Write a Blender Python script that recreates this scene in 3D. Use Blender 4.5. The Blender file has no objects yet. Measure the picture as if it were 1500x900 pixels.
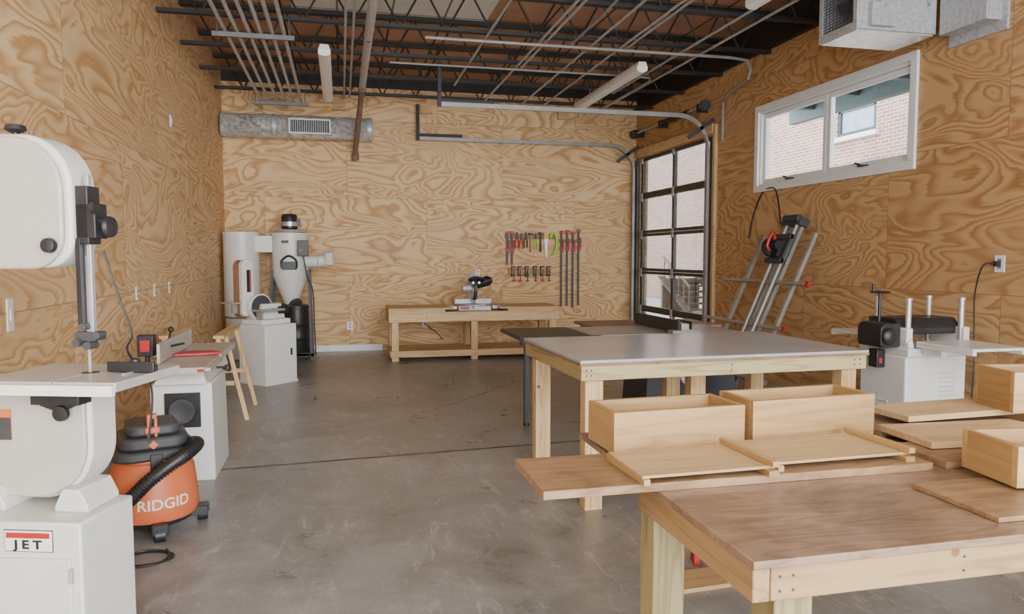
import bpy, bmesh, math, random
from mathutils import Vector, Matrix, Euler
random.seed(4)
SC=bpy.context.scene; COL=SC.collection
# ---------------------------------------------------------------- materials
class NT:
    def __init__(s,name):
        s.m=bpy.data.materials.new(name); s.m.use_nodes=True; s.t=s.m.node_tree; s.t.nodes.clear()
        s.out=s.n('ShaderNodeOutputMaterial'); s.b=s.n('ShaderNodeBsdfPrincipled'); s.l(s.b.outputs[0],s.out.inputs[0])
    def n(s,t,**k):
        x=s.t.nodes.new(t)
        for a,b in k.items(): setattr(x,a,b)
        return x
    def l(s,a,b): s.t.links.new(a,b)
    def put(s,v,sock):
        if hasattr(v,'links'): s.l(v,sock)
        else: sock.default_value=v
    def math(s,op,a,b=0.0,c=0.0):
        x=s.n('ShaderNodeMath',operation=op); s.put(a,x.inputs[0]); s.put(b,x.inputs[1]); s.put(c,x.inputs[2]); return x.outputs[0]
    def xyz(s,a,b,c):
        x=s.n('ShaderNodeCombineXYZ'); s.put(a,x.inputs[0]); s.put(b,x.inputs[1]); s.put(c,x.inputs[2]); return x.outputs[0]
    def vadd(s,a,b):
        x=s.n('ShaderNodeVectorMath',operation='ADD'); s.put(a,x.inputs[0]); s.put(b,x.inputs[1]); return x.outputs[0]
    def noise(s,vec,scale,detail=2.0,rough=.5,dist=0.0):
        x=s.n('ShaderNodeTexNoise'); x.inputs['Scale'].default_value=scale; x.inputs['Detail'].default_value=detail
        x.inputs['Roughness'].default_value=rough; x.inputs['Distortion'].default_value=dist
        if vec is not None: s.l(vec,x.inputs['Vector'])
        return x.outputs[0]
    def ramp(s,v,stops):
        x=s.n('ShaderNodeValToRGB'); s.l(v,x.inputs[0]); e=x.color_ramp.elements
        while len(e)<len(stops): e.new(.5)
        for i,(p,c) in enumerate(stops):
            e[i].position=p; e[i].color=(c[0],c[1],c[2],1) if not isinstance(c,(int,float)) else (c,c,c,1)
        return x.outputs[0]
    def mix(s,f,a,b,mode='MIX'):
        x=s.n('ShaderNodeMix',data_type='RGBA',blend_type=mode); s.put(f,x.inputs[0])
        for v,i in ((a,6),(b,7)):
            if hasattr(v,'links'): s.l(v,x.inputs[i])
            else: x.inputs[i].default_value=(v[0],v[1],v[2],1)
        return x.outputs[2]
    def obj(s): return s.n('ShaderNodeTexCoord').outputs['Object']
    def set(s,col,rough=.5,metal=0.0,bump=None,bs=.2,bd=.01):
        if hasattr(col,'links'): s.l(col,s.b.inputs['Base Color'])
        else: s.b.inputs['Base Color'].default_value=(col[0],col[1],col[2],1)
        s.put(rough,s.b.inputs['Roughness']); s.b.inputs['Metallic'].default_value=metal
        if bump is not None:
            x=s.n('ShaderNodeBump'); x.inputs['Strength'].default_value=bs; x.inputs['Distance'].default_value=bd
            s.l(bump,x.inputs['Height']); s.l(x.outputs[0],s.b.inputs['Normal'])
        return s.m
def paint(name,c,rough=.4,metal=0.0,var=.12,scale=9):
    s=NT(name); n=s.noise(s.obj(),scale,3); d=[max(0,x*(1-var)) for x in c]; l=[min(1,x*(1+var)) for x in c]
    return s.set(s.ramp(n,[(.3,d),(.7,l)]),rough,metal)
def ply(name,axis,u0,light=(.84,.61,.33),dark=(.54,.285,.10)):
    s=NT(name); sep=s.n('ShaderNodeSeparateXYZ'); s.l(s.obj(),sep.inputs[0])
    U=sep.outputs[0 if axis=='x' else 1]; V=sep.outputs[2]
    r=s.math('DIVIDE',V,1.2); row=s.math('FLOOR',r)
    su=s.math('ADD',s.math('DIVIDE',s.math('SUBTRACT',U,u0),2.47),s.math('MULTIPLY',row,.5)); cell=s.math('FLOOR',su)
    wn=s.n('ShaderNodeTexWhiteNoise',noise_dimensions='3D'); s.l(s.xyz(cell,row,3.3),wn.inputs['Vector'])
    sc=s.n('ShaderNodeVectorMath',operation='SCALE'); s.l(wn.outputs['Color'],sc.inputs[0]); sc.inputs['Scale'].default_value=37.0
    vec=s.vadd(s.xyz(s.math('MULTIPLY',U,.46),0.0,s.math('MULTIPLY',V,1.5)),sc.outputs[0])
    nz=s.noise(vec,1.05,2.6,.47,.9)
    fine=s.noise(s.vadd(s.xyz(s.math('MULTIPLY',U,4.0),0.0,s.math('MULTIPLY',V,70.0)),sc.outputs[0]),1.0,3,.6)
    ring=s.math('FRACT',s.math('ADD',s.math('MULTIPLY',nz,21.0),s.math('MULTIPLY',fine,.4)))
    mid=[(a*.55+b*.45) for a,b in zip(light,dark)]; m2=[(a*.2+b*.8) for a,b in zip(light,dark)]
    c=s.ramp(ring,[(0,light),(.28,light),(.55,mid),(.78,dark),(.88,m2),(1,light)])
    soft=s.ramp(s.noise(vec,1.7,3,.6),[(.45,0),(.68,.5)]); c=s.mix(soft,c,[(a*.75+b*.25) for a,b in zip(light,dark)])
    big=s.noise(vec,.8,2); c=s.mix(.5,c,s.ramp(big,[(.3,(.84,.79,.73)),(.7,(1,1,1))]),'MULTIPLY')
    tone=s.ramp(wn.outputs['Value'],[(0,(.90,.86,.80)),(1,(1,1,1))]); c=s.mix(1.0,c,tone,'MULTIPLY')
    c=s.mix(.35,c,s.ramp(fine,[(.3,(.80,.75,.68)),(.7,(1,1,1))]),'MULTIPLY')
    fu=s.math('FRACT',su); eu=s.math('MULTIPLY',s.math('MINIMUM',fu,s.math('SUBTRACT',1.0,fu)),2.47)
    fv=s.math('FRACT',r); ev=s.math('MULTIPLY',s.math('MINIMUM',fv,s.math('SUBTRACT',1.0,fv)),1.2)
    seam=s.math('LESS_THAN',s.math('MINIMUM',eu,ev),.003)
    c=s.mix(s.math('MULTIPLY',seam,.8),c,(.25,.14,.06))
    return s.set(c,.6,0,ring,.06,.003)
def wood(name,axis,light,dark,rough=.6,sc=1.0,knots=True):
    s=NT(name); mp=s.n('ShaderNodeMapping'); s.l(s.obj(),mp.inputs[0])
    k=[14*sc,14*sc,14*sc]; k['xyz'.index(axis)]=.9*sc; mp.inputs['Scale'].default_value=k
    oi=s.n('ShaderNodeObjectInfo'); v=s.vadd(mp.outputs[0],s.xyz(s.math('MULTIPLY',oi.outputs['Random'],50.0),0.0,0.0))
    n=s.noise(v,1.0,2.5,.55,.4); ring=s.math('PINGPONG',s.math('MULTIPLY',n,9.0),1.0)
    c=s.ramp(ring,[(0,dark),(.5,light),(1,light)])
    f=s.noise(v,6,3); c=s.mix(.3,c,s.ramp(f,[(.3,(.7,.62,.5)),(.7,(1,1,1))]),'MULTIPLY')
    tone=s.ramp(oi.outputs['Random'],[(0,(.80,.75,.68)),(1,(1,1,1))]); c=s.mix(1.0,c,tone,'MULTIPLY')
    if knots:
        vo=s.n('ShaderNodeTexVoronoi'); s.l(s.obj(),vo.inputs['Vector']); vo.inputs['Scale'].default_value=4.5
        kn=s.math('LESS_THAN',vo.outputs['Distance'],.055); c=s.mix(kn,c,(.2,.085,.03))
    return s.set(c,rough,0,ring,.06,.002)
def wornply(name,light,dark,rough):
    s=NT(name); o=s.obj(); mp=s.n('ShaderNodeMapping'); s.l(o,mp.inputs[0]); mp.inputs['Scale'].default_value=(1.0,7,7)
    n=s.noise(mp.outputs[0],1.6,3,.5,.5); ring=s.math('PINGPONG',s.math('MULTIPLY',n,16.0),1.0)
    c=s.ramp(ring,[(0,dark),(.6,light),(1,light)]); b=s.noise(o,3.5,6,.7,.8)
    c=s.mix(.85,c,s.ramp(b,[(.32,(.52,.47,.43)),(.62,(1.12,1.1,1.08))]),'MULTIPLY')
    vo=s.n('ShaderNodeTexVoronoi'); s.l(o,vo.inputs['Vector']); vo.inputs['Scale'].default_value=5
    c=s.mix(s.math('LESS_THAN',vo.outputs['Distance'],.045),c,(.10,.05,.028))
    return s.set(c,rough,0,ring,.06,.002)
PL,PD=(.74,.53,.29),(.60,.38,.17)
PX=wood('pine_x','x',PL,PD); PY=wood('pine_y','y',PL,PD); PZ=wood('pine_z','z',PL,PD)
AX=wood('apron_pine_x','x',(.44,.29,.14),(.31,.19,.08)); AY=wood('apron_pine_y','y',(.40,.26,.125),(.30,.18,.078))
TX=wood('treated_lumber_x','x',(.58,.49,.27),(.42,.33,.15)); TZ=wood('treated_lumber_z','z',(.33,.28,.13),(.22,.18,.075)); TY=wood('treated_lumber_y','y',(.56,.46,.24),(.39,.30,.125))
BP=wood('box_pine','x',(.51,.335,.15),(.42,.255,.105),.5); BPY=wood('box_pine_y','y',(.47,.305,.135),(.39,.235,.10),.5)
PALE=wood('pale_pine','x',(.56,.395,.21),(.48,.315,.155),.5)
PLY=wornply('worn_plywood',(.275,.18,.118),(.20,.125,.078),.28)
PLY2=wornply('plywood_sheet',(.33,.205,.11),(.25,.145,.072),.4)
WHITE=paint('machine_white',(.70,.70,.67),.35,0,.03); CREAM=paint('machine_cream',(.44,.415,.355),.38,0,.04); SAWW=paint('saw_enamel',(.62,.61,.56),.36,0,.03)
BLACK=paint('black_plastic',(.018,.018,.02),.42,0,.3); DARK=paint('dark_grey_plastic',(.05,.052,.058),.5)
STEEL=paint('brushed_steel',(.55,.55,.56),.36,.6,.12,20); GALV=paint('galvanised_steel',(.46,.47,.49),.45,.3,.2,30); STRUT=paint('strut_steel',(.16,.16,.16),.5,.3)
IRON=paint('cast_iron',(.36,.34,.31),.35,.25); BED=paint('ground_iron_table',(.48,.47,.44),.3,.2,.08); JO=paint('black_steel',(.03,.028,.027),.55,.3)
RED=paint('red_paint',(.42,.02,.02),.4); ORANGE=paint('orange_plastic',(.62,.15,.055),.42,0,.05); RUST=paint('rusty_pipe',(.24,.15,.11),.7,.2)
PIPE=paint('grey_conduit',(.32,.31,.30),.5,.3); GPIPE=paint('grey_painted_pipe',(.46,.46,.46),.5,.1); CREAMY=paint('off_white_plastic',(.78,.76,.70),.5,0,.04); TRIMW=paint('white_trim',(.78,.80,.80),.45,0,.03)
LAM=paint('grey_laminate',(.42,.42,.44),.2,0,.04,3); GREEN=paint('lime_green',(.35,.75,.03),.4); NAVY=paint('dark_blue_grey',(.035,.04,.05),.5)
TAN=paint('sanding_belt',(.30,.15,.08),.9); WOODH=paint('handle_wood',(.45,.25,.1),.5); TEAL=paint('teal_soffit',(.08,.11,.105),.6)
TUBE=paint('fluorescent_diffuser',(.92,.92,.90),.4,0,.02); DOORF=paint('dark_bronze_frame',(.06,.056,.052),.45,.3)
def glass():
    s=NT('window_glass'); s.t.nodes.remove(s.b)
    tr=s.n('ShaderNodeBsdfTransparent'); gl=s.n('ShaderNodeBsdfGlossy'); gl.inputs['Roughness'].default_value=.03
    lw=s.n('ShaderNodeLayerWeight'); lw.inputs[0].default_value=.12; mx=s.n('ShaderNodeMixShader')
    nn=s.noise(s.obj(),2,2); s.l(s.ramp(nn,[(.3,(.92,.95,.96)),(.7,(.95,.97,.98))]),tr.inputs[0])
    s.l(s.math('MULTIPLY',lw.outputs['Fresnel'],.6),mx.inputs[0]); s.l(tr.outputs[0],mx.inputs[1]); s.l(gl.outputs[0],mx.inputs[2]); s.l(mx.outputs[0],s.out.inputs[0]); return s.m
GLASS=glass()
def foil():
    s=NT('foil_insulation'); n=s.noise(s.obj(),9,6,.65,1.5); return s.set(s.ramp(n,[(.32,(.34,.33,.31)),(.6,(.84,.84,.82))]),.3,.35,n,1.0,.09)
FOIL=foil()
def concrete():
    s=NT('concrete'); o=s.obj(); a=s.noise(o,.55,5,.6,.5); b=s.noise(o,2.2,7,.68,.6); c=s.noise(o,45,4,.7)
    col=s.ramp(a,[(.3,(.235,.23,.22)),(.5,(.315,.31,.30)),(.72,(.41,.405,.395))])
    col=s.mix(.8,col,s.ramp(b,[(.32,(.58,.57,.56)),(.62,(1.1,1.09,1.08))]),'MULTIPLY')
    col=s.mix(.4,col,s.ramp(c,[(.3,(.68,.68,.67)),(.6,(1,1,1))]),'MULTIPLY')
    for rot,th_ in ((.5,.61),(-.9,.63)):
        mp=s.n('ShaderNodeMapping'); s.l(o,mp.inputs[0]); mp.inputs['Scale'].default_value=(4,1.3,1); mp.inputs['Rotation'].default_value=(0,0,rot)
        sc=s.noise(mp.outputs[0],1.8,9,.82,.8); col=s.mix(s.ramp(sc,[(th_-.06,0),(th_+.04,.55)]),col,(.58,.565,.54))
    st=s.noise(o,1.1,6,.7,1.0); col=s.mix(s.ramp(st,[(.53,0),(.66,.5)]),col,(.155,.148,.14))
    sep=s.n('ShaderNodeSeparateXYZ'); s.l(o,sep.inputs[0]); X,Y=sep.outputs[0],sep.outputs[1]
    wob=s.math('MULTIPLY',s.noise(o,7,4,.7),.05)
    j=s.math('ABSOLUTE',s.math('SUBTRACT',s.math('SUBTRACT',Y,s.math('MULTIPLY',X,.075)),s.math('ADD',5.46,wob)))
    jm=s.math('LESS_THAN',j,.02); col=s.mix(jm,col,(.035,.03,.028))
    w2=s.math('MULTIPLY',s.math('SUBTRACT',s.noise(o,3,5,.7),.5),.35)
    k=s.math('ABSOLUTE',s.math('ADD',s.math('SUBTRACT',s.math('SUBTRACT',Y,7.11),s.math('MULTIPLY',s.math('SUBTRACT',X,.89),1.23)),w2))
    inx=s.math('MULTIPLY',s.math('GREATER_THAN',X,.8),s.math('LESS_THAN',X,2.1))
    cm=s.math('MULTIPLY',s.math('LESS_THAN',k,.016),inx); col=s.mix(s.math('MULTIPLY',cm,.8),col,(.05,.045,.04))
    r=s.ramp(b,[(.3,.24),(.7,.46)])
    return s.set(col,r,0,b,.08,.01)
def brick():
    s=NT('red_brick'); sep=s.n('ShaderNodeSeparateXYZ'); s.l(s.obj(),sep.inputs[0]); v=s.xyz(sep.outputs[1],sep.outputs[2],0.0)
    x=s.n('ShaderNodeTexBrick'); s.l(v,x.inputs['Vector']); x.inputs['Scale'].default_value=1.0
    x.inputs['Color1'].default_value=(.38,.20,.145,1); x.inputs['Color2'].default_value=(.28,.13,.09,1); x.inputs['Mortar'].default_value=(.48,.44,.40,1)
    x.inputs['Brick Width'].default_value=.22; x.inputs['Row Height'].default_value=.075; x.inputs['Mortar Size'].default_value=.01
    n=s.noise(s.obj(),1.2,4); return s.set(s.mix(.5,x.outputs[0],s.ramp(n,[(.3,(.8,.75,.75)),(.7,(1.1,1.1,1.1))]),'MULTIPLY'),.85)
def deck():
    s=NT('roof_deck'); sep=s.n('ShaderNodeSeparateXYZ'); o=s.obj(); s.l(o,sep.inputs[0]); X,Y=sep.outputs[0],sep.outputs[1]
    n=s.noise(o,2.5,4); col=s.ramp(n,[(.3,(.40,.21,.125)),(.7,(.54,.31,.195))])
    fx=s.math('FRACT',s.math('DIVIDE',X,.62)); fy=s.math('FRACT',s.math('DIVIDE',Y,1.11))
    e=s.math('MINIMUM',s.math('MINIMUM',fx,s.math('SUBTRACT',1.0,fx)),fy); sm=s.math('LESS_THAN',e,.02)
    col=s.mix(sm,col,(.03,.018,.012))
    m=s.math('MULTIPLY',s.math('MULTIPLY',s.math('GREATER_THAN',X,-.5),s.math('LESS_THAN',X,1.75)),s.math('LESS_THAN',Y,9.05))
    g=s.ramp(n,[(.3,(.72,.69,.61)),(.7,(.84,.82,.74))]); g=s.mix(sm,g,(.2,.17,.13)); col=s.mix(m,col,g)
    return s.set(col,.85)
# ---------------------------------------------------------------- mesh builder
class B:
    def __init__(s): s.v=[]; s.f=[]
    def add(s,vs,fs,M=None):
        o=len(s.v); s.v+=[tuple((M@Vector(v)) if M else v) for v in vs]; s.f+=[tuple(i+o for i in f) for f in fs]; return s
    def box(s,x0,x1,y0,y1,z0,z1,M=None):
        return s.add([(x0,y0,z0),(x1,y0,z0),(x1,y1,z0),(x0,y1,z0),(x0,y0,z1),(x1,y0,z1),(x1,y1,z1),(x0,y1,z1)],
            [(0,3,2,1),(4,5,6,7),(0,1,5,4),(1,2,6,5),(2,3,7,6),(3,0,4,7)],M)
    def ob(s,c,d,r=(0,0,0)):
        M=Matrix.Translation(c)@Euler([math.radians(a) for a in r]).to_matrix().to_4x4()
        return s.box(-d[0]/2,d[0]/2,-d[1]/2,d[1]/2,-d[2]/2,d[2]/2,M)
    def beam(s,p0,p1,w,h):
        p0,p1=Vector(p0),Vector(p1); d=p1-p0; z=d.normalized(); up=Vector((0,0,1)) if abs(z.z)<.9 else Vector((0,1,0))
        x=up.cross(z).normalized(); y=z.cross(x); M=Matrix((x,y,z)).transposed().to_4x4(); M.translation=p0
        return s.box(-w/2,w/2,-h/2,h/2,0,d.length,M)
    def cyl(s,p0,p1,r0,r1=None,n=20):
        r1=r0 if r1 is None else r1; p0,p1=Vector(p0),Vector(p1); z=(p1-p0).normalized()
        a=Vector((1,0,0)) if abs(z.x)<.9 else Vector((0,1,0)); x=a.cross(z).normalized(); y=z.cross(x); vs=[]
        for p,r in ((p0,r0),(p1,r1)):
            for i in range(n): t=2*math.pi*i/n; vs.append(p+x*r*math.cos(t)+y*r*math.sin(t))
        fs=[(i,(i+1)%n,n+(i+1)%n,n+i) for i in range(n)]+[tuple(range(n))[::-1],tuple(range(n,2*n))]
        return s.add(vs,fs)
    def lathe(s,prof,c=(0,0,0),n=32,axis='z'):
        vs=[];m=len(prof)
        for i in range(n):
            t=2*math.pi*i/n
            for r,h in prof:
                a,b=r*math.cos(t),r*math.sin(t)
                p={'z':(a,b,h),'x':(h,a,b),'y':(b,h,a)}[axis]; vs.append((p[0]+c[0],p[1]+c[1],p[2]+c[2]))
        fs=[]
        for i in range(n):
            for j in range(m-1): k=(i+1)%n; fs.append((i*m+j,k*m+j,k*m+j+1,i*m+j+1))
        fs.append(tuple(i*m for i in range(n))[::-1]); fs.append(tuple(i*m+m-1 for i in range(n)))
        return s.add(vs,fs)
    def prism(s,poly,axis,a,b,M=None):
        def q(p,t): return {'y':(p[0],t,p[1]),'x':(t,p[0],p[1]),'z':(p[0],p[1],t)}[axis]
        n=len(poly); vs=[q(p,a) for p in poly]+[q(p,b) for p in poly]
        return s.add(vs,[tuple(range(n)),tuple(range(n,2*n))[::-1]]+[(i,(i+1)%n,n+(i+1)%n,n+i) for i in range(n)],M)
    def tube(s,pts,r,n=10):
        pts=[Vector(p) for p in pts]; T=[]
        for i in range(len(pts)):
            a=pts[max(0,i-1)]; b=pts[min(len(pts)-1,i+1)]; T.append((b-a).normalized())
        x=T[0].orthogonal().normalized(); vs=[]
        for i,p in enumerate(pts):
            x=(x-T[i]*x.dot(T[i])).normalized(); y=T[i].cross(x)
            for k in range(n): t=2*math.pi*k/n; vs.append(p+x*r*math.cos(t)+y*r*math.sin(t))
        m=len(pts); fs=[(i*n+k,i*n+(k+1)%n,(i+1)*n+(k+1)%n,(i+1)*n+k) for i in range(m-1) for k in range(n)]
        fs+=[tuple(range(n))[::-1],tuple(range((m-1)*n,m*n))]
        return s.add(vs,fs)
    def ball(s,c,r,sc=(1,1,1)):
        pr=[(max(1e-4,r*math.sin(math.pi*i/10)),-r*math.cos(math.pi*i/10)) for i in range(11)]
        b=B().lathe(pr,n=18); M=Matrix.Translation(c)@Matrix.Diagonal((sc[0],sc[1],sc[2],1)); return s.add(b.v,b.f,M)
def rr(x0,x1,z0,z1,r,n=8):
    P=[]
    for (cx,cz,a0),q in zip(((x0,z0,180),(x1,z0,270),(x1,z1,0),(x0,z1,90)),r):
        sx=1 if cx==x0 else -1; sz=1 if cz==z0 else -1
        if q<=0: P.append((cx,cz)); continue
        for i in range(n+1):
            t=math.radians(a0+90*i/n); P.append((cx+sx*q+q*math.cos(t),cz+sz*q+q*math.sin(t)))
    return P
def spl(pts,n=8):
    P=[Vector(p) for p in pts]; P=[P[0]]+P+[P[-1]]; o=[]
    for i in range(1,len(P)-2):
        for k in range(n):
            t=k/n; a,b,c,d=P[i-1:i+3]
            o.append(.5*((2*b)+(c-a)*t+(2*a-5*b+4*c-d)*t*t+(3*b-a-3*c+d)*t**3))
    o.append(P[-2]); return o
def mesh(name,b,mat,bev=0):
    me=bpy.data.meshes.new(name); me.from_pydata([tuple(v) for v in b.v],[],b.f)
    bm=bmesh.new(); bm.from_mesh(me); bmesh.ops.recalc_face_normals(bm,faces=bm.faces)
    for e in bm.edges:
        if len(e.link_faces)==2 and e.calc_face_angle(0)>.6: e.smooth=False
    for f in bm.faces: f.smooth=True
    bm.to_mesh(me); bm.free(); me.materials.append(mat)
    ob=bpy.data.objects.new(name,me); COL.objects.link(ob)
    if bev:
        m=ob.modifiers.new('bevel','BEVEL'); m.width=bev; m.segments=2; m.limit_method='ANGLE'; m.angle_limit=.6
    return ob
def thing(name,label,cat,loc=(0,0,0),rz=0,group=None):
    e=bpy.data.objects.new(name,None); e.empty_display_size=.1; e.location=loc; e.rotation_euler=(0,0,math.radians(rz)); COL.objects.link(e)
    e['label']=label; e['category']=cat
    if group: e['group']=group
    return e
def part(par,name,b,mat,bev=0,label=None):
    ob=mesh(name,b,mat,bev); ob.parent=par
    if label: ob['label']=label
    return ob
def solo(name,b,mat,label,cat,bev=0,group=None,loc=(0,0,0),rz=0):
    ob=mesh(name,b,mat,bev); ob['label']=label; ob['category']=cat; ob.location=loc; ob.rotation_euler=(0,0,math.radians(rz))
    if group: ob['group']=group
    return ob
def struct(name,b,mat,bev=0):
    ob=mesh(name,b,mat,bev); ob['kind']='structure'; return ob
def copyt(root,loc,rz=None,label=None):
    n=root.copy(); n.location=loc
    if rz is not None: n.rotation_euler=(0,0,math.radians(rz))
    if label: n['label']=label
    COL.objects.link(n)
    def rec(a,b):
        for c in a.children:
            d=c.copy(); d.parent=b; COL.objects.link(d); rec(c,d)
    rec(root,n); return n
def text(par,name,body,size,M,mat,depth=.001,bend=None,sx=1.0,off=0.0):
    t=bpy.data.curves.new('t','FONT'); t.body=body; t.size=size; t.extrude=depth; t.offset=off; t.align_x='CENTER'; t.align_y='CENTER'
    o=bpy.data.objects.new('t',t); COL.objects.link(o); dg=bpy.context.evaluated_depsgraph_get(); dg.update()
    me=bpy.data.meshes.new_from_object(o.evaluated_get(dg)); bpy.data.objects.remove(o); me.name=name
    for v in me.vertices:
        p=v.co.copy(); p.x*=sx
        if bend: v.co=Vector((bend*math.sin(p.x/bend),-(bend+p.z)*math.cos(p.x/bend),p.y))
        else: v.co=Vector((p.x,-p.z,p.y))
    me.transform(M); me.materials.clear(); me.materials.append(mat)
    ob=bpy.data.objects.new(name,me); COL.objects.link(ob); ob.parent=par; return ob
Tr=Matrix.Translation
# ---------------------------------------------------------------- camera
th=math.radians(13.03); ph=math.radians(3.97)
R=Vector((math.cos(th),-math.sin(th),0)); F=Vector((math.sin(th)*math.cos(ph),math.cos(th)*math.cos(ph),-math.sin(ph))); Uv=R.cross(F)
cam=bpy.data.objects.new('camera',bpy.data.cameras.new('camera')); COL.objects.link(cam)
cam.data.sensor_width=36; cam.data.lens=36*1080/1500; cam.data.clip_start=.05
m=Matrix((R,Uv,-F)).transposed().to_4x4(); m.translation=(0,0,1.5); cam.matrix_world=m; SC.camera=cam
# ---------------------------------------------------------------- shell
XL,XR,YB,YF,ZC=-1.70,4.91,11.86,-2.0,4.32
struct('floor',B().box(XL-.1,XR+.1,YF,YB+.1,-.1,0),concrete())
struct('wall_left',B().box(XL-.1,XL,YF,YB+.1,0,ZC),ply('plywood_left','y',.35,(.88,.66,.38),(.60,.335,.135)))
struct('wall_back',B().box(XL,XR,YB,YB+.1,0,4.10),ply('plywood_back','x',.115))
WY0,WY1,WZ0,WZ1=5.62,8.05,2.33,3.21; DY0,DY1,DZ=9.22,11.68,3.12
w=B(); X0,X1=XR,XR+.14
w.box(X0,X1,YF,WY0,0,3.92); w.box(X0,X1,WY0,WY1,0,WZ0); w.box(X0,X1,WY0,WY1,WZ1,3.92); w.box(X0,X1,WY1,DY0,0,3.92); w.box(X0,X1,DY0,DY1,DZ,3.92); w.box(X0,X1,DY1,YB+.1,0,3.92)
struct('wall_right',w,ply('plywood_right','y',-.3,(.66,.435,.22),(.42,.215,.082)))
struct('ceiling',B().box(XL-.1,XR+.1,YF,YB+.1,ZC,ZC+.1),deck())
struct('trim_1',B().box(XR,XR+.12,YF,YB+.1,3.92,ZC).box(XR-.07,XR+.02,YF,YB,3.90,3.96),JO)
struct('trim_2',B().box(XL,XR,YB,YB+.1,4.10,ZC),JO)
struct('baseboard_back',B().box(-.95,.62,YB-.02,YB,0,.10),TRIMW,.003)
struct('trim_3',B().box(XR-.05,XR,DY0-.16,DY0-.10,0,3.25),PZ,.003)
struct('trim_4',B().box(XR-.06,XR,DY0-.1,DY1+.06,3.14,3.26),PY,.003)
wo=bpy.data.objects.new('window_1',None); wo['kind']='structure'; COL.objects.link(wo)
def frame(b,x0,x1,y0,y1,z0,z1,t):
    b.box(x0,x1,y0,y1,z1-t,z1); b.box(x0,x1,y0,y1,z0,z0+t); b.box(x0,x1,y0,y0+t,z0+t,z1-t); b.box(x0,x1,y1-t,y1,z0+t,z1-t); return b
part(wo,'casing',frame(B(),XR-.03,XR-.001,WY0-.07,WY1+.07,WZ0-.07,WZ1+.07,.075),TRIMW,.003)
part(wo,'jamb',frame(B(),XR-.0005,XR+.12,WY0+.002,WY1-.002,WZ0+.002,WZ1-.002,.025),TRIMW)
ym=(WY0+WY1)/2
for a,c in ((WY0+.03,ym-.01),(ym+.01,WY1-.03)):
    part(wo,'sash',frame(B(),XR+.03,XR+.08,a,c,WZ0+.03,WZ1-.03,.05),TRIMW,.003)
    part(wo,'glass',B().box(XR+.05,XR+.056,a+.05,c-.05,WZ0+.08,WZ1-.08),GLASS)
    part(wo,'latch',B().box(XR-.02,XR+.03,(a+c)/2-.05,(a+c)/2+.05,WZ0+.028,WZ0+.045).ob((XR-.02,(a+c)/2+.04,WZ0+.055),(.02,.09,.015),(20,0,0)),DARK)
do=bpy.data.objects.new('door_1',None); do['kind']='structure'; COL.objects.link(do)
NR=5; h=DZ/NR; ymid=(DY0+DY1)/2
for i in range(NR):
    b=B(); z0=i*h; x0,x1=XR+.02,XR+.07
    b.box(x0,x1,DY0,DY1,z0+.002,z0+.05); b.box(x0,x1,DY0,DY1,z0+h-.05,z0+h-.002)
    for y in (DY0,ymid-.035,DY1-.07): b.box(x0,x1,y,y+.07,z0+.05,z0+h-.05)
    p=part(do,'section_frame',b,DOORF,.003)
    part(do,'glass',B().box(XR+.04,XR+.046,DY0+.07,DY1-.07,z0+.05,z0+h-.05),GLASS)
    bb=B()
    for y in (DY0+.04,ymid,DY1-.04): bb.box(XR+.005,XR+.02,y-.03,y+.03,z0+h-.09,z0+h+.05 if i<NR-1 else z0+h)
    part(do,'hinges',bb,GALV)
for y,zt in ((DY0-.06,3.36),(DY1+.06,3.34)):
    t=thing('garage_door_track','curved galvanised steel garage door track hung from joists','track',(0,0,0),group='garage door tracks')
    cv=[(XR-.10,0.0)]+[(XR-.10,zt-.42+.0)]+[(XR-.10-.42+.42*math.cos(a),zt-.42+.42*math.sin(a)) for a in [math.pi/2*k/10 for k in range(1,11)]]+[(1.2,zt)]
    b=B()
    for k in range(len(cv)-1):
        a,c=cv[k],cv[k+1]; b.beam((a[0],y,a[1]),(c[0],y,c[1]),.03,.055) if k else b.box(a[0]-.02,a[0]+.02,y-.03,y+.03,0.0,c[1])
    part(t,'rail',b,PIPE)
    sg=1 if y<10 else -1
    part(t,'hanger',B().box(1.18,1.23,y-.02,y+.02,zt-.03,3.86).box(1.18,1.21,y-.05,y+.02,3.5,3.86).box(1.2,1.9,y+.03*sg,y+.06*sg,zt+.03,zt+.07),JO)
    part(t,'wall_angle',B().box(XR-.05,XR-.005,y-.035,y+.035,0,3.1).ob((XR-.2,y,3.2),(.45,.03,.05),(0,-35,0)),DARK)
s=thing('garage_door_spring','steel garage door spring shaft with cable drums above the door','door spring',(0,0,0))
part(s,'shaft',B().cyl((XR-.12,DY0-.02,3.52),(XR-.12,DY1+.02,3.52),.014),GALV)
part(s,'spring',B().cyl((XR-.12,DY0+.5,3.52),(XR-.12,DY0+1.3,3.52),.035),JO)
for y in (DY0,DY1-.02): part(s,'cable_drum',B().lathe([(.03,0),(.07,.0),(.07,.01),(.055,.02),(.055,.05),(.07,.06),(.03,.06)],(XR-.12,y-.03,3.52),axis='y'),DARK)
for y in (DY0+.15,DY0+1.4,DY1-.15): part(s,'bracket',B().box(XR-.16,XR-.001,y-.01,y+.01,3.45,3.56),JO)
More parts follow.
